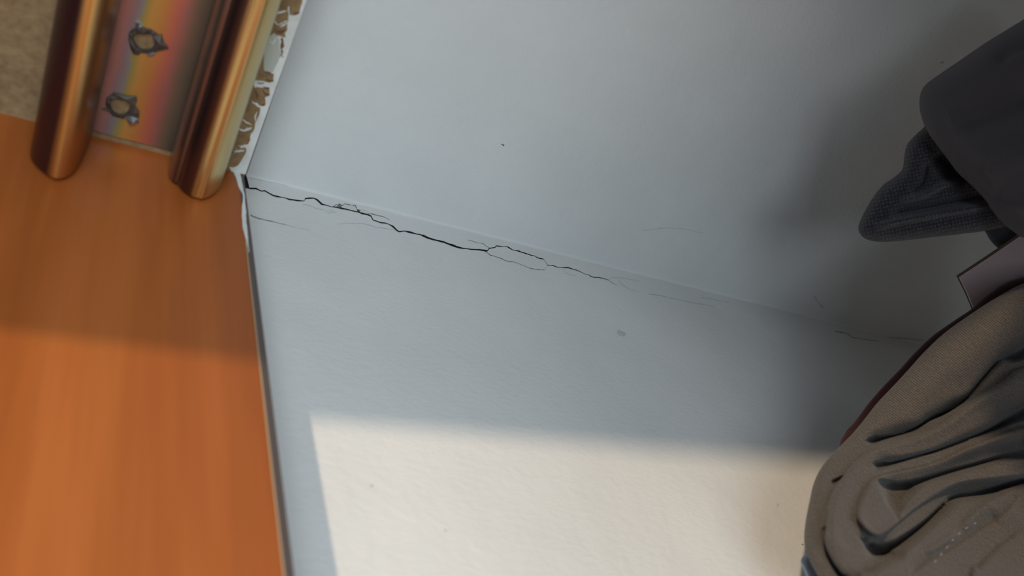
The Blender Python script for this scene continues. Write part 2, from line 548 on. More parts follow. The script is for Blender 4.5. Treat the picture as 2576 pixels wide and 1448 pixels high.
def blob(name, cx, cy, rx, ry, ang, material, parent, seed=0, lift=0.00008, n=22, jitter=0.25):
    rnd = random.Random(seed)
    v = [surf(cx, cy, lift + 0.00025)[0]]
    for k in range(n):
        a = 2 * math.pi * k / n
        r = 1 + rnd.uniform(-jitter, jitter)
        x, y = rx * r * math.cos(a), ry * r * math.sin(a)
        v.append(surf(cx + x * math.cos(ang) - y * math.sin(ang), cy + x * math.sin(ang) + y * math.cos(ang), lift)[0])
    f = [(0, 1 + k, 1 + (k + 1) % n) for k in range(n)]
    return build(name, v, f, material, parent)
blob('bare_chip', *z5(1375, 605), 14, 5, 0.2, M['chip_light'], CEIL, 1)
blob('bare_chip', *z5(1540, 655), 15, 4, 0.28, M['chip_light'], CEIL, 2)
blob('bare_chip', *z5(1175, 645), 7, 4, 0.2, M['chip_light'], WALL, 3)
blob('dark_chip', *z5(1262, 592), 6, 5, 0.2, M['hairline'], CEIL, 4)
blob('speck', 1265, 364, 4, 2, 0.4, M['hairline'], CEIL, 5)
blob('speck', 2370, 157, 6, 2.5, -0.2, M['hairline2'], CEIL, 6)
blob('speck', 934, 1222, 5, 4, 0.2, M['smudge'], WALL, 7)
blob('speck', 1120, 1334, 4, 3.4, 0.4, M['smudge'], WALL, 8)
blob('scuff', 1562, 838, 12, 7, 0.5, M['smudge'], WALL, 9)
blob('speck', 1956, 1269, 3, 3, 0.5, M['smudge'], WALL, 11)
blob('speck', 2019, 1369, 2.5, 2, 0.5, M['hairline'], WALL, 12)

# ------------------------------------------------------------------ sliding-door rail
RAIL = thing('sliding_door_rail', (-0.06, -1.0, Z0 - Hh), 'yellow-plated steel double-channel sliding door rail with two torn screw holes, under the chipboard', 'rail')
YE = -0.0290
def ridge(name, prof, mt):
    P = smooth_poly(prof, 70, closed=False)
    P = [(float(x), float(z)) for x, z in P]
    # a drawn sheet: outer profile and an inner wall, closed at the near end by its own thickness
    v, f = [], []
    ys = [-1.95, -1.0, -0.35, -0.15, -0.05, YE - 0.0015, YE - 0.0004, YE]
    N = len(P)
    cx = sum(p[0] for p in P) / N
    for i, y in enumerate(ys):
        for (x, z) in P:
            sh = {7: 0.0009, 6: 0.0003}.get(i, 0)
            zz = z + sh if z < -Hh - 0.004 else z
            xx = x + (sh if x < cx else -sh)
            v.append((xx, y, Z0 + zz))
    for i in range(len(ys) - 1):
        for j in range(N - 1):
            f.append((i * N + j, i * N + j + 1, (i + 1) * N + j + 1, (i + 1) * N + j))
    f.append(tuple(range(N)))
    f.append(tuple(range(len(ys) * N - 1, (len(ys) - 1) * N - 1, -1)))
    f.append
    for i in range(len(ys) - 1):
        f.append((i * N, (i + 1) * N, (i + 1) * N + N - 1, i * N + N - 1))
    o = build(name, v, f, mt, RAIL, smooth=False)
    for p in o.data.polygons:
        p.use_smooth = len(p.vertices) == 4
    return o
X = -0.06   # rail origin x: material coordinates are relative to it
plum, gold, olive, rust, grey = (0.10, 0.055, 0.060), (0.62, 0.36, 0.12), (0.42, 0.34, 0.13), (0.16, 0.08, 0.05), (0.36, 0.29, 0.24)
mA = chromate_reflect_ridge('chromate_reflect_left', -0.0998 - X, -0.0780 - X, [(0.0, plum), (0.34, plum), (0.46, (0.75, 0.42, 0.12)), (0.62, (0.68, 0.40, 0.16)), (0.78, (0.45, 0.24, 0.10)), (0.86, rust), (1.0, rust)])
mB = chromate_reflect_ridge('chromate_reflect_right', -0.0475 - X, -0.0210 - X, [(0.0, grey), (0.04, grey), (0.09, rust), (0.15, (0.26, 0.15, 0.11)), (0.21, plum), (0.33, rust), (0.43, (0.80, 0.50, 0.18)), (0.52, (0.62, 0.38, 0.15)), (0.62, (0.78, 0.56, 0.24)), (0.78, (0.60, 0.47, 0.20)), (0.88, olive), (1.0, olive)])
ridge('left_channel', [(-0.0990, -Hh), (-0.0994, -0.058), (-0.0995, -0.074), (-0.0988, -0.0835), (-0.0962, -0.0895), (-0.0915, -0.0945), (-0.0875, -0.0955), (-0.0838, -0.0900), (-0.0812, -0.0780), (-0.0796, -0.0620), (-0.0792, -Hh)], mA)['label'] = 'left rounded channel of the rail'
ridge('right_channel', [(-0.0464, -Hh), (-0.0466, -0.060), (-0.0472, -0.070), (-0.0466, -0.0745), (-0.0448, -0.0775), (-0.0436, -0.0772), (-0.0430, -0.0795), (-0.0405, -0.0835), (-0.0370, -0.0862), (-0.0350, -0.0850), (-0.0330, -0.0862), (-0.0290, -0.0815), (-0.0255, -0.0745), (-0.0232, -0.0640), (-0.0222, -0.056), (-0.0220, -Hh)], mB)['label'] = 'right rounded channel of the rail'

# web between the channels with two torn holes
def z1(u, v):
    return (200 + u / 4.022, v / 4.022)
ZW = -Hh - 0.0009
h1 = [z1(*p) for p in [(545, 345), (590, 318), (640, 318), (700, 322), (750, 350), (778, 395), (770, 445), (735, 490), (670, 503), (610, 490), (570, 450), (543, 400)]]
h2 = [z1(*p) for p in [(318, 1010), (350, 985), (420, 990), (480, 1005), (520, 1040), (520, 1085), (490, 1135), (450, 1158), (400, 1160), (345, 1130), (315, 1085), (305, 1045)]]
def iridescent():
    mt, nt, b = mat('chromate_rainbow', (0.5, 0.3, 0.2), 0.38, metal=0.75)
    tc = nt.nodes.new('ShaderNodeTexCoord')
    sp = nt.nodes.new('ShaderNodeSeparateXYZ')
    nt.links.new(tc.outputs['Object'], sp.inputs[0])
    ma = nt.nodes.new('ShaderNodeMath')
    ma.operation = 'MULTIPLY_ADD'
    ma.inputs[1].default_value = 0.0
    nt.links.new(sp.outputs['Y'], ma.inputs[0])
    nt.links.new(sp.outputs['X'], ma.inputs[2])
    n = noise(nt, coords(nt, (1, 0.5, 1)), 130, 2)
    m2 = nt.nodes.new('ShaderNodeMath')
    m2.operation = 'MULTIPLY_ADD'
    m2.inputs[1].default_value = 0.0035
    nt.links.new(n, m2.inputs[0])
    nt.links.new(ma.outputs[0], m2.inputs[2])
    mr = nt.nodes.new('ShaderNodeMapRange')
    mr.inputs['From Min'].default_value = -0.0194 + 0.00175
    mr.inputs['From Max'].default_value = 0.0138 + 0.00175
    nt.links.new(m2.outputs[0], mr.inputs['Value'])
    c = ramp(nt, mr.outputs['Result'], [(0.0, (0.34, 0.24, 0.21)), (0.08, (0.52, 0.28, 0.26)), (0.17, (0.38, 0.30, 0.33)), (0.24, (0.34, 0.36, 0.38)), (0.28, (0.42, 0.42, 0.14)), (0.36, (0.68, 0.42, 0.11)), (0.50, (0.66, 0.32, 0.10)),
                                        (0.62, (0.66, 0.22, 0.14)), (0.72, (0.48, 0.20, 0.17)), (0.84, (0.26, 0.19, 0.13)), (1.0, (0.16, 0.15, 0.11))])
    nt.links.new(c, b.inputs['Base Color'])
    bump(nt, b, noise(nt, coords(nt), 300, 2), 0.05, 0.0003)
    return mt
M['rainbow'] = iridescent()
def web():
    bm = bmesh.new()
    org = RAIL.location
    xl, xr = -0.0794, -0.0462
    rect = [(xl, -0.0310), (-0.070, -0.0306), (-0.060, -0.0308), (xr, -0.0304), (xr, -1.95), (xl, -1.95)]
    loops = [rect] + [[tuple(on_z(x, y, ZW)[:2]) for x, y in h] for h in (h1, h2)]
    edges = []
    for lp in loops:
        vs = [bm.verts.new((x - org.x, y - org.y, Z0 + ZW - org.z)) for x, y in lp]
        edges += [bm.edges.new((vs[k], vs[(k + 1) % len(vs)])) for k in range(len(vs))]
    bmesh.ops.triangle_fill(bm, use_beauty=True, edges=edges)
    r = bmesh.ops.extrude_face_region(bm, geom=bm.faces[:])
    for e in r['geom']:
        if isinstance(e, bmesh.types.BMVert):
            e.co.z += 0.0007
    bmesh.ops.recalc_face_normals(bm, faces=bm.faces)
    me = bpy.data.meshes.new('web')
    bm.to_mesh(me)
    bm.free()
    me.materials.append(M['rainbow'])
    o = link('web', me, RAIL)
    o['label'] = 'flat web with rainbow-tinted plating between the channels'
web()
def burr_ring(h, seed, flaps):
    """torn rim around a hole: a low crumpled collar, and pulled-out tongues"""
    rnd = random.Random(seed)
    P = [Vector(on_z(x, y, ZW)) for x, y in smooth_poly(h, 46)]
    c = sum(P, Vector()) / len(P)
    v, f = [], []
    N = len(P)
    for k, p in enumerate(P):
        d = (p - c).normalized()
        h_ = 0.0011 * rnd.uniform(0.5, 1.5)
        v += [p - d * 0.0003 + Vector((0, 0, 0.0003)), p + d * 0.0001 - Vector((0, 0, h_)), p + d * 0.0012 * rnd.uniform(0.5, 1.6) - Vector((0, 0, h_ * 0.6)), p + d * 0.0017 + Vector((0, 0, 0.0001))]
    for k in range(N):
        a, b = 4 * k, 4 * ((k + 1) % N)
        for j in range(3):
            f.append((a + j, b + j, b + j + 1, a + j + 1))
    o = build('torn_rim', v, f, M['burr'], RAIL)
    o['label'] = 'crumpled dark torn rim of a screw hole'
    for pts, mk, lift in flaps:
        Q = [Vector(on_z(x, y, ZW)) for x, y in [z1(*p) for p in pts]]
        cc = sum(Q, Vector()) / len(Q)
        v = [q - Vector((0, 0, 0.0001 + rnd.uniform(0.3, 1.0) * lift)) for q in Q] + [cc - Vector((0, 0, lift * 1.5))] + [q + Vector((0, 0, 0.0002)) for q in Q]
        n = len(Q)
        f = [(k, (k + 1) % n, n) for k in range(n)] + [(k, (k + 1) % n, n + 1 + (k + 1) % n, n + 1 + k) for k in range(n)] + [tuple(range(n + 1, 2 * n + 1))]
        b = build('burr', v, f, M[mk], o)
        if mk == 'silver':
            b['label'] = 'bright bare metal burr'
burr_ring(h1, 1, [
    ([(560, 340), (530, 290), (600, 312), (700, 330), (640, 318)], 'burr', 0.0010),
    ([(740, 360), (790, 350), (835, 345), (845, 400), (870, 450), (905, 480), (830, 505), (745, 520), (770, 440)], 'burr', 0.0016),
    ([(498, 390), (545, 410), (575, 465), (640, 505), (600, 548), (545, 540), (515, 480)], 'burr', 0.0014),
    ([(565, 270), (572, 220), (610, 215), (640, 245), (635, 275), (600, 300)], 'silver', 0.0022),
    ([(680, 545), (740, 520), (775, 525), (750, 555), (700, 575)], 'silver', 0.0010)])
burr_ring(h2, 2, [
    ([(335, 930), (400, 945), (480, 965), (575, 970), (585, 1010), (560, 1060), (520, 1030), (430, 985), (340, 985)], 'burr', 0.0014),
    ([(225, 1100), (300, 1085), (330, 1130), (290, 1125)], 'burr', 0.0008),
    ([(520, 1030), (560, 1060), (605, 1130), (600, 1190), (540, 1180), (500, 1130)], 'burr', 0.0018),
    ([(465, 1180), (520, 1165), (590, 1180), (605, 1225), (550, 1262), (515, 1245)], 'silver', 0.0024)])

# ------------------------------------------------------------------ clothes
def seg_dist(P, line):
    """distance of points P to a polyline, and the parameter (index) along it"""
    L = np.array(line, float)
    best = np.full(len(P), 1e9)
    par = np.zeros(len(P))
    side = np.zeros(len(P))
    for i in range(len(L) - 1):
        a, b = L[i, :2], L[i + 1, :2]
        ab = b - a
        t = np.clip(((P - a) @ ab) / (ab @ ab), 0, 1)
        q = a + t[:, None] * ab
        d = np.linalg.norm(P - q, axis=1)
        mk = d < best
        best[mk] = d[mk]
        par[mk] = (i + t)[mk]
        cr = ab[0] * (P[:, 1] - a[1]) - ab[1] * (P[:, 0] - a[0])
        side[mk] = np.sign(cr)[mk]
    return best, par, side

def pillow(name, poly, centre, depth, thick, edge, feat, material, parent, nr=150, na=420, far=None):
    """closed cloth volume: outline, rounded rim, sculpted folds on the near side; depth(P) in metres"""
    B = smooth_poly(poly, na)
    c = np.array(centre, float)
    rs = 1 - (1 - np.linspace(0, 1, nr)) ** 1.35
    P = np.concatenate([c + (B - c) * r for r in rs[1:]] + [c[None]])
    D, _, _ = seg_dist(P, np.vstack([B[::3], B[:1]]))
    t = np.clip(D / edge, 0, 1)
    prof = np.sqrt(np.clip(1 - (1 - t) ** 2, 0, 1))
    d0 = depth(P)
    front = d0 + thick / 2 * (1 - prof) + feat(P) * np.clip(D / 14, 0, 1)
    back = d0 + thick - thick / 2 * (1 - prof) + 0.004
    V = [at(p[0], p[1], q) for p, q in zip(P, front)]
    nF = len(P)
    Vb = [at(p[0], p[1], q) for p, q in zip(P[::1], back)]
    f = []
    def idx(i, j):
        return i * na + (j % na)
    for i in range(nr - 2):
        for j in range(na):
            f.append((idx(i, j), idx(i, j + 1), idx(i + 1, j + 1), idx(i + 1, j)))
    for j in range(na):
        f.append((nF - 1, idx(0, j + 1), idx(0, j)))
    # back side: only a few rings, joined to the rim
    verts = list(V)
    rows = [nr - 2, int((nr - 2) * 0.9), int((nr - 2) * 0.75), int((nr - 2) * 0.4)]
    prev = [idx(nr - 2, j) for j in range(na)]
    for ri in rows:
        base = len(verts)
        for j in range(na):
            verts.append(Vb[idx(ri, j)])
        cur = [base + j for j in range(na)]
        for j in range(na):
            f.append((prev[j], prev[(j + 1) % na], cur[(j + 1) % na], cur[j]))
        prev = cur
    verts.append(Vb[nF - 1])
    for j in range(na):
        f.append((prev[j], prev[(j + 1) % na], len(verts) - 1))
    o = build(name, verts, f, material, parent, smooth=True)
    # cloth coordinates in metres for the weave
    uvl = o.data.uv_layers.new(name='weave')
    S = 0.3 / FPX
    allp = np.concatenate([P] + [P[ri * na:(ri + 1) * na] for ri in rows] + [P[-1:]])
    li = np.empty(len(o.data.loops), dtype=np.int32)
    o.data.loops.foreach_get('vertex_index', li)
    uvl.data.foreach_set('uv', (allp[li] * S).astype(np.float32).ravel())
    return o

def fold_field(folds):
    """folds: (polyline with per-point (x, y, width), amplitude m (+ is deeper))"""
    def fn(P):
        out = np.zeros(len(P))
        for line, amp in folds:
            sm = smooth_poly(line, 6 * len(line), closed=False)
            d, par, side = seg_dist(P, sm)
            w = np.interp(par, range(len(sm)), sm[:, 2])
            fade = np.clip(np.minimum(par, len(sm) - 1 - par) / 3.0, 0.0, 1) ** 0.7 * 0.85 + 0.15
            amp = amp * 1.35
            if amp > 0:      # creases: crisp lip of the layer below, soft shade of the layer above
                k = np.where(side * np.sign(sm[-1, 0] - sm[0, 0]) > 0, w * 0.62, w * 1.7)
                out += amp * fade * (0.7 * np.exp(-(d / k) ** 2) + 0.3 * np.exp(-(d / w) ** 2))
            else:
                out += amp * fade * np.exp(-(d / w) ** 2)
        return out
    return fn

def cloth(name, col, col2, weave, kind='twill', rough=0.9, strength=0.6, sheen=0.15):
    mt, nt, b = mat(name, col, rough, spec=0.15)
    b.inputs['Sheen Weight'].default_value = sheen
    b.inputs['Sheen Roughness'].default_value = 0.6
    v = coords(nt, (1, 1, 1), (0, 0, math.radians(-38 if kind == 'twill' else 12)), 'UV')
    if kind == 'twill':
        w = node(nt, 'ShaderNodeTexWave', wave_type='BANDS', bands_direction='Y')
        w.inputs['Scale'].default_value = weave
        w.inputs['Distortion'].default_value = 3.0
        w.inputs['Detail'].default_value = 2
        w.inputs['Detail Scale'].default_value = 3
        nt.links.new(v, w.inputs['Vector'])
        hgt = w.outputs['Fac']
    else:
        w = nt.nodes.new('ShaderNodeTexVoronoi')
        w.inputs['Scale'].default_value = weave
        w.inputs['Randomness'].default_value = 0.25
        nt.links.new(v, w.inputs['Vector'])
        inv = nt.nodes.new('ShaderNodeMath')
        inv.operation = 'SUBTRACT'
        inv.inputs[0].default_value = 1.0
        nt.links.new(w.outputs['Distance'], inv.inputs[1])
        hgt = inv.outputs[0]
    vn = coords(nt, (1, 1, 1), (0, 0, 0), 'UV')
    n = noise(nt, vn, weave * 3.0, 3, 0.8)
    mul = nt.nodes.new('ShaderNodeMath')
    mul.operation = 'MULTIPLY'
    nt.links.new(hgt, mul.inputs[0])
    nt.links.new(n, mul.inputs[1])
    nt.links.new(ramp(nt, mul.outputs[0], [(0.10 if kind == 'twill' else 0.30, col), (0.55, col2)]), b.inputs['Base Color'])
    bump(nt, b, mul.outputs[0], strength, 0.0006)
    return mt
M['denim'] = cloth('charcoal_denim', (0.062, 0.053, 0.047), (0.165, 0.138, 0.112), 360, 'twill', strength=0.7)
M['denim_in'] = cloth('dark_denim_inside', (0.03, 0.03, 0.04), (0.07, 0.07, 0.08), 500)
M['maroon'] = cloth('maroon_cloth', (0.035, 0.009, 0.011), (0.055, 0.015, 0.017), 900, strength=0.3)
M['jacket'] = cloth('smooth_dark_cloth', (0.034, 0.031, 0.036), (0.055, 0.050, 0.055), 1500, strength=0.25, rough=0.75, sheen=0.1)
M['knit'] = cloth('black_mesh_knit', (0.014, 0.014, 0.020), (0.095, 0.09, 0.105), 680, 'dots', strength=1.0)
M['pale_blue'] = cloth('pale_blue_cloth', (0.35, 0.42, 0.52), (0.42, 0.49, 0.60), 900, strength=0.3)
M['card'], _, _ = mat('mauve_card', (0.44, 0.34, 0.34), 0.7, spec=0.2)
M['card_edge'], _, _ = mat('brown_card_edge', (0.10, 0.06, 0.04), 0.8, spec=0.1)

# folded jeans
jp = [(2576, 712), (2500, 752), (2430, 798), (2375, 838), (2325, 885), (2280, 935), (2240, 978), (2205, 1015), (2170, 1060), (2140, 1095), (2105, 1130), (2070, 1170), (2048, 1212),
      (2036, 1262), (2026, 1315), (2023, 1358), (2030, 1395), (2045, 1425), (2065, 1460), (2110, 1530), (2220, 1640), (2450, 1720), (2750, 1700), (3000, 1500), (3050, 1150), (2960, 800), (2780, 690), (2660, 690)]
folds = [
    ([(2180, 1110, 13), (2225, 1102, 15), (2263, 1092, 14), (2309, 1077, 9), (2340, 1053, 8), (2371, 1040, 10), (2400, 1022, 9), (2436, 1000, 6), (2470, 958, 5), (2516, 907, 7), (2547, 892, 14), (2600, 870, 16)], 0.0085),
    ([(2196, 1172, 10), (2222, 1166, 11), (2266, 1158, 6), (2310, 1146, 4), (2356, 1133, 4), (2420, 1108, 6), (2495, 1080, 9), (2550, 1040, 16), (2600, 1015, 18)], 0.0075),
    ([(2215, 1216, 14), (2260, 1216, 24), (2310, 1205, 20), (2356, 1195, 18), (2420, 1172, 18), (2464, 1160, 20), (2520, 1140, 22), (2600, 1115, 22)], 0.0100),
    ([(2222, 1245, 26), (2262, 1250, 28), (2300, 1225, 16)], 0.0045),
    ([(2600, 1206, 8), (2545, 1222, 11), (2495, 1238, 13), (2440, 1246, 15), (2402, 1252, 15), (2371, 1282, 12), (2325, 1328, 11), (2269, 1372, 12), (2232, 1370, 12), (2190, 1350, 10), (2150, 1350, 7)], 0.0035),
    ([(2175, 1368, 12), (2195, 1388, 15), (2225, 1396, 12), (2252, 1394, 8)], 0.0070),
    ([(2262, 1310, 5), (2258, 1285, 5), (2270, 1250, 5)], 0.0020),
    ([(2560, 1240, 8), (2520, 1290, 7), (2460, 1330, 6), (2400, 1368, 9), (2340, 1402, 9), (2290, 1440, 8)], 0.0035),
    # crests
    ([(2155, 1297, 10), (2192, 1341, 11), (2216, 1343, 11), (2263, 1309, 12), (2309, 1272, 13), (2371, 1232, 13), (2433, 1210, 12), (2580, 1190, 12)], -0.0035),
    ([(2179, 1232, 12), (2201, 1198, 10), (2247, 1186, 9), (2350, 1162, 9), (2464, 1115, 9), (2590, 1078, 9)], -0.0025),
    ([(2139, 1173, 14), (2186, 1136, 12), (2247, 1116, 12), (2309, 1100, 12), (2371, 1068, 14), (2450, 1010, 18), (2580, 950, 20)], -0.0030),
    ([(2420, 1330, 12), (2448, 1300, 11), (2500, 1262, 14)], -0.0045),
    ([(2330, 1392, 14), (2370, 1366, 12), (2410, 1340, 10)], -0.0040),
    ([(2500, 1300, 40), (2560, 1270, 40)], -0.0040),
    ([(2100, 1270, 16), (2096, 1340, 15), (2130, 1400, 16)], -0.0025)]
JE = thing('folded_jeans', tuple(at(2400, 1250, 0.33)), 'charcoal grey-brown denim jeans folded in thick creases, hanging at the right', 'jeans')
def jd(P):
    # hangs close along the wall low down, and free of it higher up
    yc = np.array([ray(p[0], p[1])[1] for p in P])
    a = 0.158 / np.maximum(yc, 0.05)
    k = 40.0
    return -np.log(np.exp(-k * a) + np.exp(-k * 0.395) + 1e-12) / k + 0.004
def inside(P, poly):
    q = np.array(poly, float)
    c = np.zeros(len(P), bool)
    j = len(q) - 1
    for i in range(len(q)):
        cond = ((q[i, 1] > P[:, 1]) != (q[j, 1] > P[:, 1]))
        xx = (q[j, 0] - q[i, 0]) * (P[:, 1] - q[i, 1]) / (q[j, 1] - q[i, 1] + 1e-12) + q[i, 0]
        c ^= cond & (P[:, 0] < xx)
        j = i
    return c
layers = [
    ([(2150, 1470), (2118, 1440), (2092, 1405), (2074, 1364), (2078, 1325), (2085, 1263), (2103, 1223), (2137, 1175), (2186, 1135), (2247, 1113), (2309, 1095), (2371, 1064), (2450, 1002), (2520, 960), (2620, 915), (3100, 900), (3100, 1900), (2300, 1900), (2200, 1600)], 0.0065, 26),
    ([(2620, 1070), (2464, 1113), (2350, 1163), (2247, 1188), (2201, 1202), (2176, 1232), (2160, 1263), (2153, 1297), (2168, 1325), (2192, 1345), (2216, 1348), (2263, 1313), (2309, 1276), (2371, 1238), (2433, 1215), (2620, 1188)], 0.0055, 17),
    ([(2170, 1480), (2190, 1442), (2225, 1415), (2262, 1398), (2275, 1376), (2325, 1333), (2371, 1288), (2402, 1260), (2440, 1253), (2495, 1243), (2620, 1208), (3100, 1200), (3100, 1900), (2300, 1900)], 0.0070, 24),
    ([(2440, 1470), (2462, 1425), (2500, 1385), (2540, 1355), (2620, 1330), (3100, 1330), (3100, 1900), (2420, 1900)], 0.0035, 16)]
hollows = [
    ([(2208, 1205), (2260, 1208), (2320, 1197), (2400, 1175), (2464, 1158), (2540, 1135), (2640, 1105), (2640, 1148), (2520, 1160), (2433, 1184), (2350, 1208), (2310, 1236), (2282, 1265), (2264, 1292), (2246, 1290), (2222, 1255)], 0.020, 22),
    ([(2160, 1350), (2190, 1360), (2225, 1364), (2262, 1348), (2325, 1306), (2371, 1264), (2402, 1240), (2460, 1232), (2640, 1180), (2640, 1196), (2495, 1240), (2402, 1257), (2371, 1285), (2325, 1331), (2269, 1378), (2225, 1407), (2195, 1404), (2175, 1380)], 0.016, 15),
    ([(2176, 1108), (2190, 1098), (2225, 1094), (2263, 1088), (2309, 1068), (2345, 1045), (2371, 1035), (2405, 1020), (2436, 996), (2432, 1006), (2400, 1032), (2366, 1050), (2335, 1063), (2285, 1088), (2230, 1106), (2196, 1120)], 0.014, 12),
    ([(2196, 1160), (2240, 1160), (2290, 1152), (2350, 1134), (2430, 1106), (2430, 1112), (2350, 1140), (2270, 1163), (2225, 1180), (2205, 1182)], 0.012, 9),
    ([(2430, 1105), (2500, 1068), (2560, 1030), (2640, 985), (2640, 1035), (2560, 1062), (2495, 1086)], 0.014, 14),
    ([(2520, 905), (2548, 885), (2600, 855), (2640, 850), (2640, 890), (2590, 900), (2548, 912)], 0.014, 12),
    ([(2090, 1208), (2112, 1198), (2127, 1192), (2108, 1218), (2094, 1222)], 0.008, 8),
    ([(2064, 1335), (2078, 1325), (2074, 1362), (2092, 1405), (2118, 1440), (2140, 1470), (2120, 1470), (2085, 1420), (2066, 1375)], 0.006, 8)]
def layer_field(P):
    out = np.zeros(len(P))
    for poly, h, r in layers:
        c = smooth_poly(poly, 160)
        ins = inside(P, c)
        d, _, _ = seg_dist(P, np.vstack([c, c[:1]]))
        t = np.clip(d / r, 0, 1)
        out -= np.where(ins, 1.7 * h * np.sqrt(1 - (1 - t) ** 2), 0)
    for poly, h, r in hollows:
        c = smooth_poly(poly, 140)
        ins = inside(P, c)
        d, _, _ = seg_dist(P, np.vstack([c, c[:1]]))
        t = np.clip(d / r, 0, 1)
        out += np.where(ins, h * (1 - (1 - t) ** 2), 0)
    return out
base_folds = fold_field(folds)
def denim_feat(P):
    u = (P[:, 0] * 0.90 - P[:, 1] * 0.43)
    w = (P[:, 0] * 0.43 + P[:, 1] * 0.90)
    n = np.sin(w / 23 + 1.6 * np.sin(u / 95) + 0.5) * np.sin(u / 130 + 0.8 * np.sin(w / 60)) + 0.5 * np.sin(w / 11 + 2.2 * np.sin(u / 60)) * np.sin(u / 70 + 1)
    return base_folds(P) + layer_field(P) + 0.0005 * n
pillow('denim_body', jp, (2330, 1230), jd, 0.045, 90, denim_feat, M['denim'], JE, nr=190, na=560)
# stitched seam along the crest
def seam(name, pts, depth, r, parent, material):
    P = smooth_poly(pts, 14, closed=False)
    v, f = [], []
    for i, p in enumerate(P):
        if i % 2:
            continue
        d = (P[min(i + 1, len(P) - 1)] - P[max(i - 1, 0)])
        d /= np.linalg.norm(d)
        b = len(v)
        for s, k in ((-1, 0.3), (-0.4, 1), (0.4, 1), (1, 0.3)):
            for a in range(6):
                an = math.pi * 2 * a / 6
                nx, ny = -d[1], d[0]
                v.append(at(p[0] + d[0] * s * 5 + nx * math.cos(an) * r * k, p[1] + d[1] * s * 5 + ny * math.cos(an) * r * k, depth(p) + math.sin(an) * r * k * 0.000165))
        for s in range(3):
            for a in range(6):
                f.append((b + s * 6 + a, b + s * 6 + (a + 1) % 6, b + (s + 1) * 6 + (a + 1) % 6, b + (s + 1) * 6 + a))
        f += [tuple(b + a for a in range(6)), tuple(b + 18 + a for a in range(5, -1, -1))]
    return build(name, v, f, material, parent)
ff = fold_field(folds)
def jsurf(p):
    q = np.array([p])
    return float(jd(q)[0] + denim_feat(q)[0]) - 0.0002
M['thread'], _, _ = mat('pale_thread', (0.30, 0.27, 0.28), 0.8, spec=0.2)
seam('stitching', [(2352, 1412), (2375, 1385), (2402, 1352), (2435, 1325), (2462, 1312)], jsurf, 2.6, JE, M['thread'])['label'] = 'short row of pale stitches on the seam'

# maroon garment just behind the jeans
MA = thing('maroon_garment', tuple(at(2420, 1150, 0.40)), 'dark maroon cloth showing as a thin rim behind the upper edge of the folded jeans', 'clothing')
mp = [(2576, 697), (2520, 716), (2470, 752), (2442, 778), (2400, 806), (2345, 845), (2300, 888), (2262, 930), (2225, 968), (2188, 1010), (2150, 1060), (2125, 1090), (2112, 1130), (2140, 1190), (2240, 1240), (2500, 1290), (2800, 1290), (2980, 1150), (2900, 760), (2700, 684)]
pillow('cloth_body', mp, (2450, 1020), lambda P: jd(P) + 0.053, 0.009, 22, lambda P: 0 * P[:, 0], M['maroon'], MA, nr=40, na=260)
# pale blue garment behind, only a corner shows
PB = thing('pale_blue_garment', tuple(at(2300, 1560, 0.44)), 'pale blue cloth whose corner peeks out at the bottom left of the folded jeans', 'clothing')
bp = [(2020, 1400), (2014, 1412), (2022, 1432), (2034, 1460), (2070, 1530), (2200, 1680), (2500, 1760), (2700, 1650), (2600, 1450), (2300, 1380), (2100, 1370), (2038, 1385)]
pillow('cloth_body', bp, (2350, 1550), lambda P: jd(P) + 0.050, 0.008, 16, lambda P: 0 * P[:, 0], M['pale_blue'], PB, nr=40, na=260)

# card between jacket and jeans
CA = thing('flat_card', tuple(at(2560, 690, 0.345)), 'pinkish-grey flat card with a bent corner between dark jacket and jeans', 'card')
front = [(2414, 697), (2500, 640), (2576, 588), (2740, 478), (2860, 640), (2700, 720), (2576, 752), (2456, 790), (2434, 738)]
Fv = [at(x, y, 0.478 + (x - 2414) * -0.00002) for x, y in front]
nrm = np.cross(Fv[2] - Fv[0], Fv[8] - Fv[0])
nrm /= np.linalg.norm(nrm)
if nrm @ ray(2500, 680) < 0:
    nrm = -nrm
up = (at(2400, 690, 0.435) - at(2408, 703, 0.435))
def slab(name, F, off, material, parent):
    n = len(F)
    v = [p for p in F] + [p + off for p in F]
    f = [(k, (k + 1) % n, n + (k + 1) % n, n + k) for k in range(n)] + [tuple(range(n)), tuple(range(2 * n - 1, n - 1, -1))]
    return build(name, v, f, material, parent)
bevel(slab('card_face', Fv, nrm * 0.0016, M['card'], CA), 0.0004)
F2 = [p + nrm * 0.0017 + up * 0.35 for p in Fv[:4]] + [p + nrm * 0.0017 for p in Fv[4:]]
e = slab('card_backing', F2, nrm * 0.0012, M['card_edge'], CA)
e['label'] = 'dark brown backing showing along the upper edge'

# dark jacket
JA = thing('dark_jacket', tuple(at(2560, 330, 0.34)), 'smooth near-black jacket with a rounded sleeve edge, upper right below the ceiling', 'jacket')
ap = [(2576, 48), (2540, 70), (2480, 107), (2420, 148), (2366, 185), (2332, 210), (2317, 232), (2313, 262), (2317, 290), (2330, 325), (2352, 358), (2384, 400), (2410, 435), (2440, 462), (2478, 502),
      (2500, 535), (2540, 575), (2600, 600), (2750, 560), (2900, 430), (2950, 200), (2850, -20), (2700, -60), (2630, 10)]
af = fold_field([([(2600, 395, 45), (2540, 405, 40), (2480, 440, 25)], -0.006), ([(2600, 120, 25), (2550, 130, 22), (2500, 170, 18)], 0.004),
                 ([(2600, 240, 30), (2500, 280, 34), (2400, 320, 30)], 0.0035), ([(2600, 505, 30), (2530, 500, 26), (2490, 490, 15)], 0.003)])
def ad(P):
    return 0.375 + 0.00003 * (2500 - P[:, 0])
pillow('shell', ap, (2560, 320), ad, 0.055, 80, af, M['jacket'], JA, nr=110, na=380)
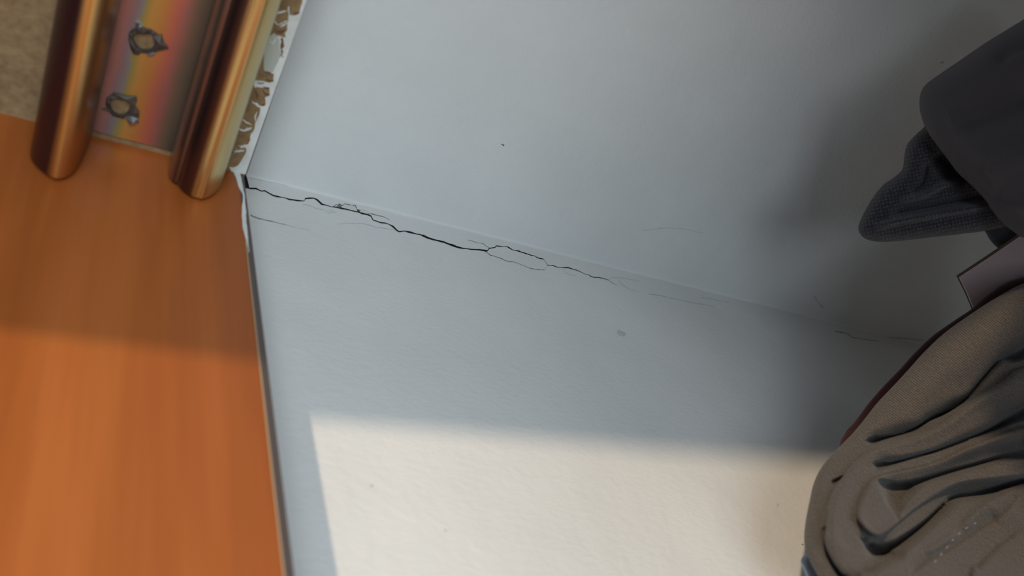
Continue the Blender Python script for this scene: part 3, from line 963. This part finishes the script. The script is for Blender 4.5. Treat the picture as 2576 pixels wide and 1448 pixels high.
kp = [(2345, 300), (2322, 322), (2297, 345), (2281, 366), (2275, 392), (2270, 425), (2250, 445), (2222, 465), (2196, 496), (2176, 530), (2162, 560), (2160, 580), (2172, 597), (2195, 606),
      (2230, 608), (2290, 603), (2350, 596), (2420, 588), (2480, 580), (2560, 560), (2640, 520), (2640, 420), (2540, 330), (2440, 290)]
kf = fold_field([([(2352, 388, 18), (2378, 415, 26), (2400, 440, 28), (2440, 455, 20)], 0.016),
                 ([(2240, 540, 9), (2280, 530, 12), (2340, 520, 11), (2400, 508, 11), (2460, 500, 11), (2520, 492, 11)], 0.006),
                 ([(2292, 485, 9), (2318, 465, 10), (2330, 440, 9), (2332, 410, 8)], 0.004),
                 ([(2260, 505, 7), (2320, 492, 7), (2380, 462, 7), (2430, 455, 7)], -0.004),
                 ([(2200, 572, 9), (2260, 556, 9), (2330, 543, 9), (2400, 530, 9), (2480, 518, 9)], -0.004)])
kb = pillow('mesh_lining', kp, (2370, 480), lambda P: 0.408 + 0.00002 * (2400 - P[:, 0]), 0.032, 34, kf, M['knit'], JA, nr=120, na=420)
kb['label'] = 'black mesh-knit lining bulging out in two pointed folds'
lp = [(2478, 570), (2484, 592), (2496, 610), (2516, 628), (2540, 640), (2600, 640), (2680, 600), (2700, 540), (2620, 520), (2520, 540)]
lb = pillow('inner_hem', lp, (2580, 580), lambda P: 0.492 + 0 * P[:, 0], 0.012, 20, lambda P: 0 * P[:, 0], M['denim_in'], JA, nr=24, na=140)
lb['label'] = 'plain black hem under the mesh lining'

# ------------------------------------------------------------------ unseen coats added to shade the right side, hung along a rail
M['rod'], _, _ = mat('rail_steel', (0.55, 0.56, 0.58), 0.3, metal=1.0)
def tube(p0, p1, r, n=16):
    p0, p1 = Vector(p0), Vector(p1)
    d = (p1 - p0).normalized()
    a = d.orthogonal().normalized()
    b = d.cross(a)
    v = [p + (a * math.cos(2 * math.pi * k / n) + b * math.sin(2 * math.pi * k / n)) * r for p in (p0, p1) for k in range(n)]
    f = [(k, (k + 1) % n, n + (k + 1) % n, n + k) for k in range(n)] + [tuple(range(n)), tuple(range(2 * n - 1, n - 1, -1))]
    return v, f
XR, ZR = 0.56, Z0 - 0.09
v, f = tube((XR, -2.2, ZR), (XR, -0.5, ZR), 0.0125)
o = build('clothes_rail', v, f, M['rod'], origin=(XR, -1.3, ZR), smooth=True)
tag(o, 'round steel clothes rail running through the wardrobe beyond the frame', 'rail')
def coat(y, cloth_m, hw, length, label):
    t = thing('shade_coat', (XR, y, ZR), label, 'coat', 'unseen coats added to block light')
    v, f = [], []
    rows, seg = 26, 40
    for i in range(rows):
        q = i / (rows - 1)
        z = ZR - 0.05 - q * length
        w = hw * min(1.0, 0.55 + 6 * q) * (1 + 0.04 * math.sin(9 * q))
        th = 0.045 * min(1, 0.35 + 4 * q)
        for k in range(seg):
            a = 2 * math.pi * k / seg
            fold = 1 + 0.22 * math.sin(5 * a + 3 * q) * q
            v.append((XR + w * math.cos(a), y + th * fold * math.sin(a), z))
    for i in range(rows - 1):
        for k in range(seg):
            f.append((i * seg + k, i * seg + (k + 1) % seg, (i + 1) * seg + (k + 1) % seg, (i + 1) * seg + k))
    f += [tuple(range(seg)), tuple(range(rows * seg - 1, (rows - 1) * seg - 1, -1))]
    build('shade_coat_body', v, f, cloth_m, t, smooth=True)
    v, f = tube((XR, y, ZR - 0.06), (XR, y, ZR + 0.016), 0.002, 8)
    build('hanger_hook', v, f, M['rod'], t)
for y, mk, hw, ln, lb in ((-0.47, 'jacket', 0.55, 1.0, 'black coat added beyond the frame to block light, nearest the wall'), (-0.64, 'denim_in', 0.50, 0.9, 'dark grey coat added beyond the frame to block light, second from the wall'),
                          (-0.80, 'jacket', 0.44, 1.1, 'black coat added beyond the frame to block light, third from the wall'), (-0.92, 'maroon', 0.38, 0.9, 'maroon coat added beyond the frame to block light')):
    coat(y, M[mk], hw, ln, lb)
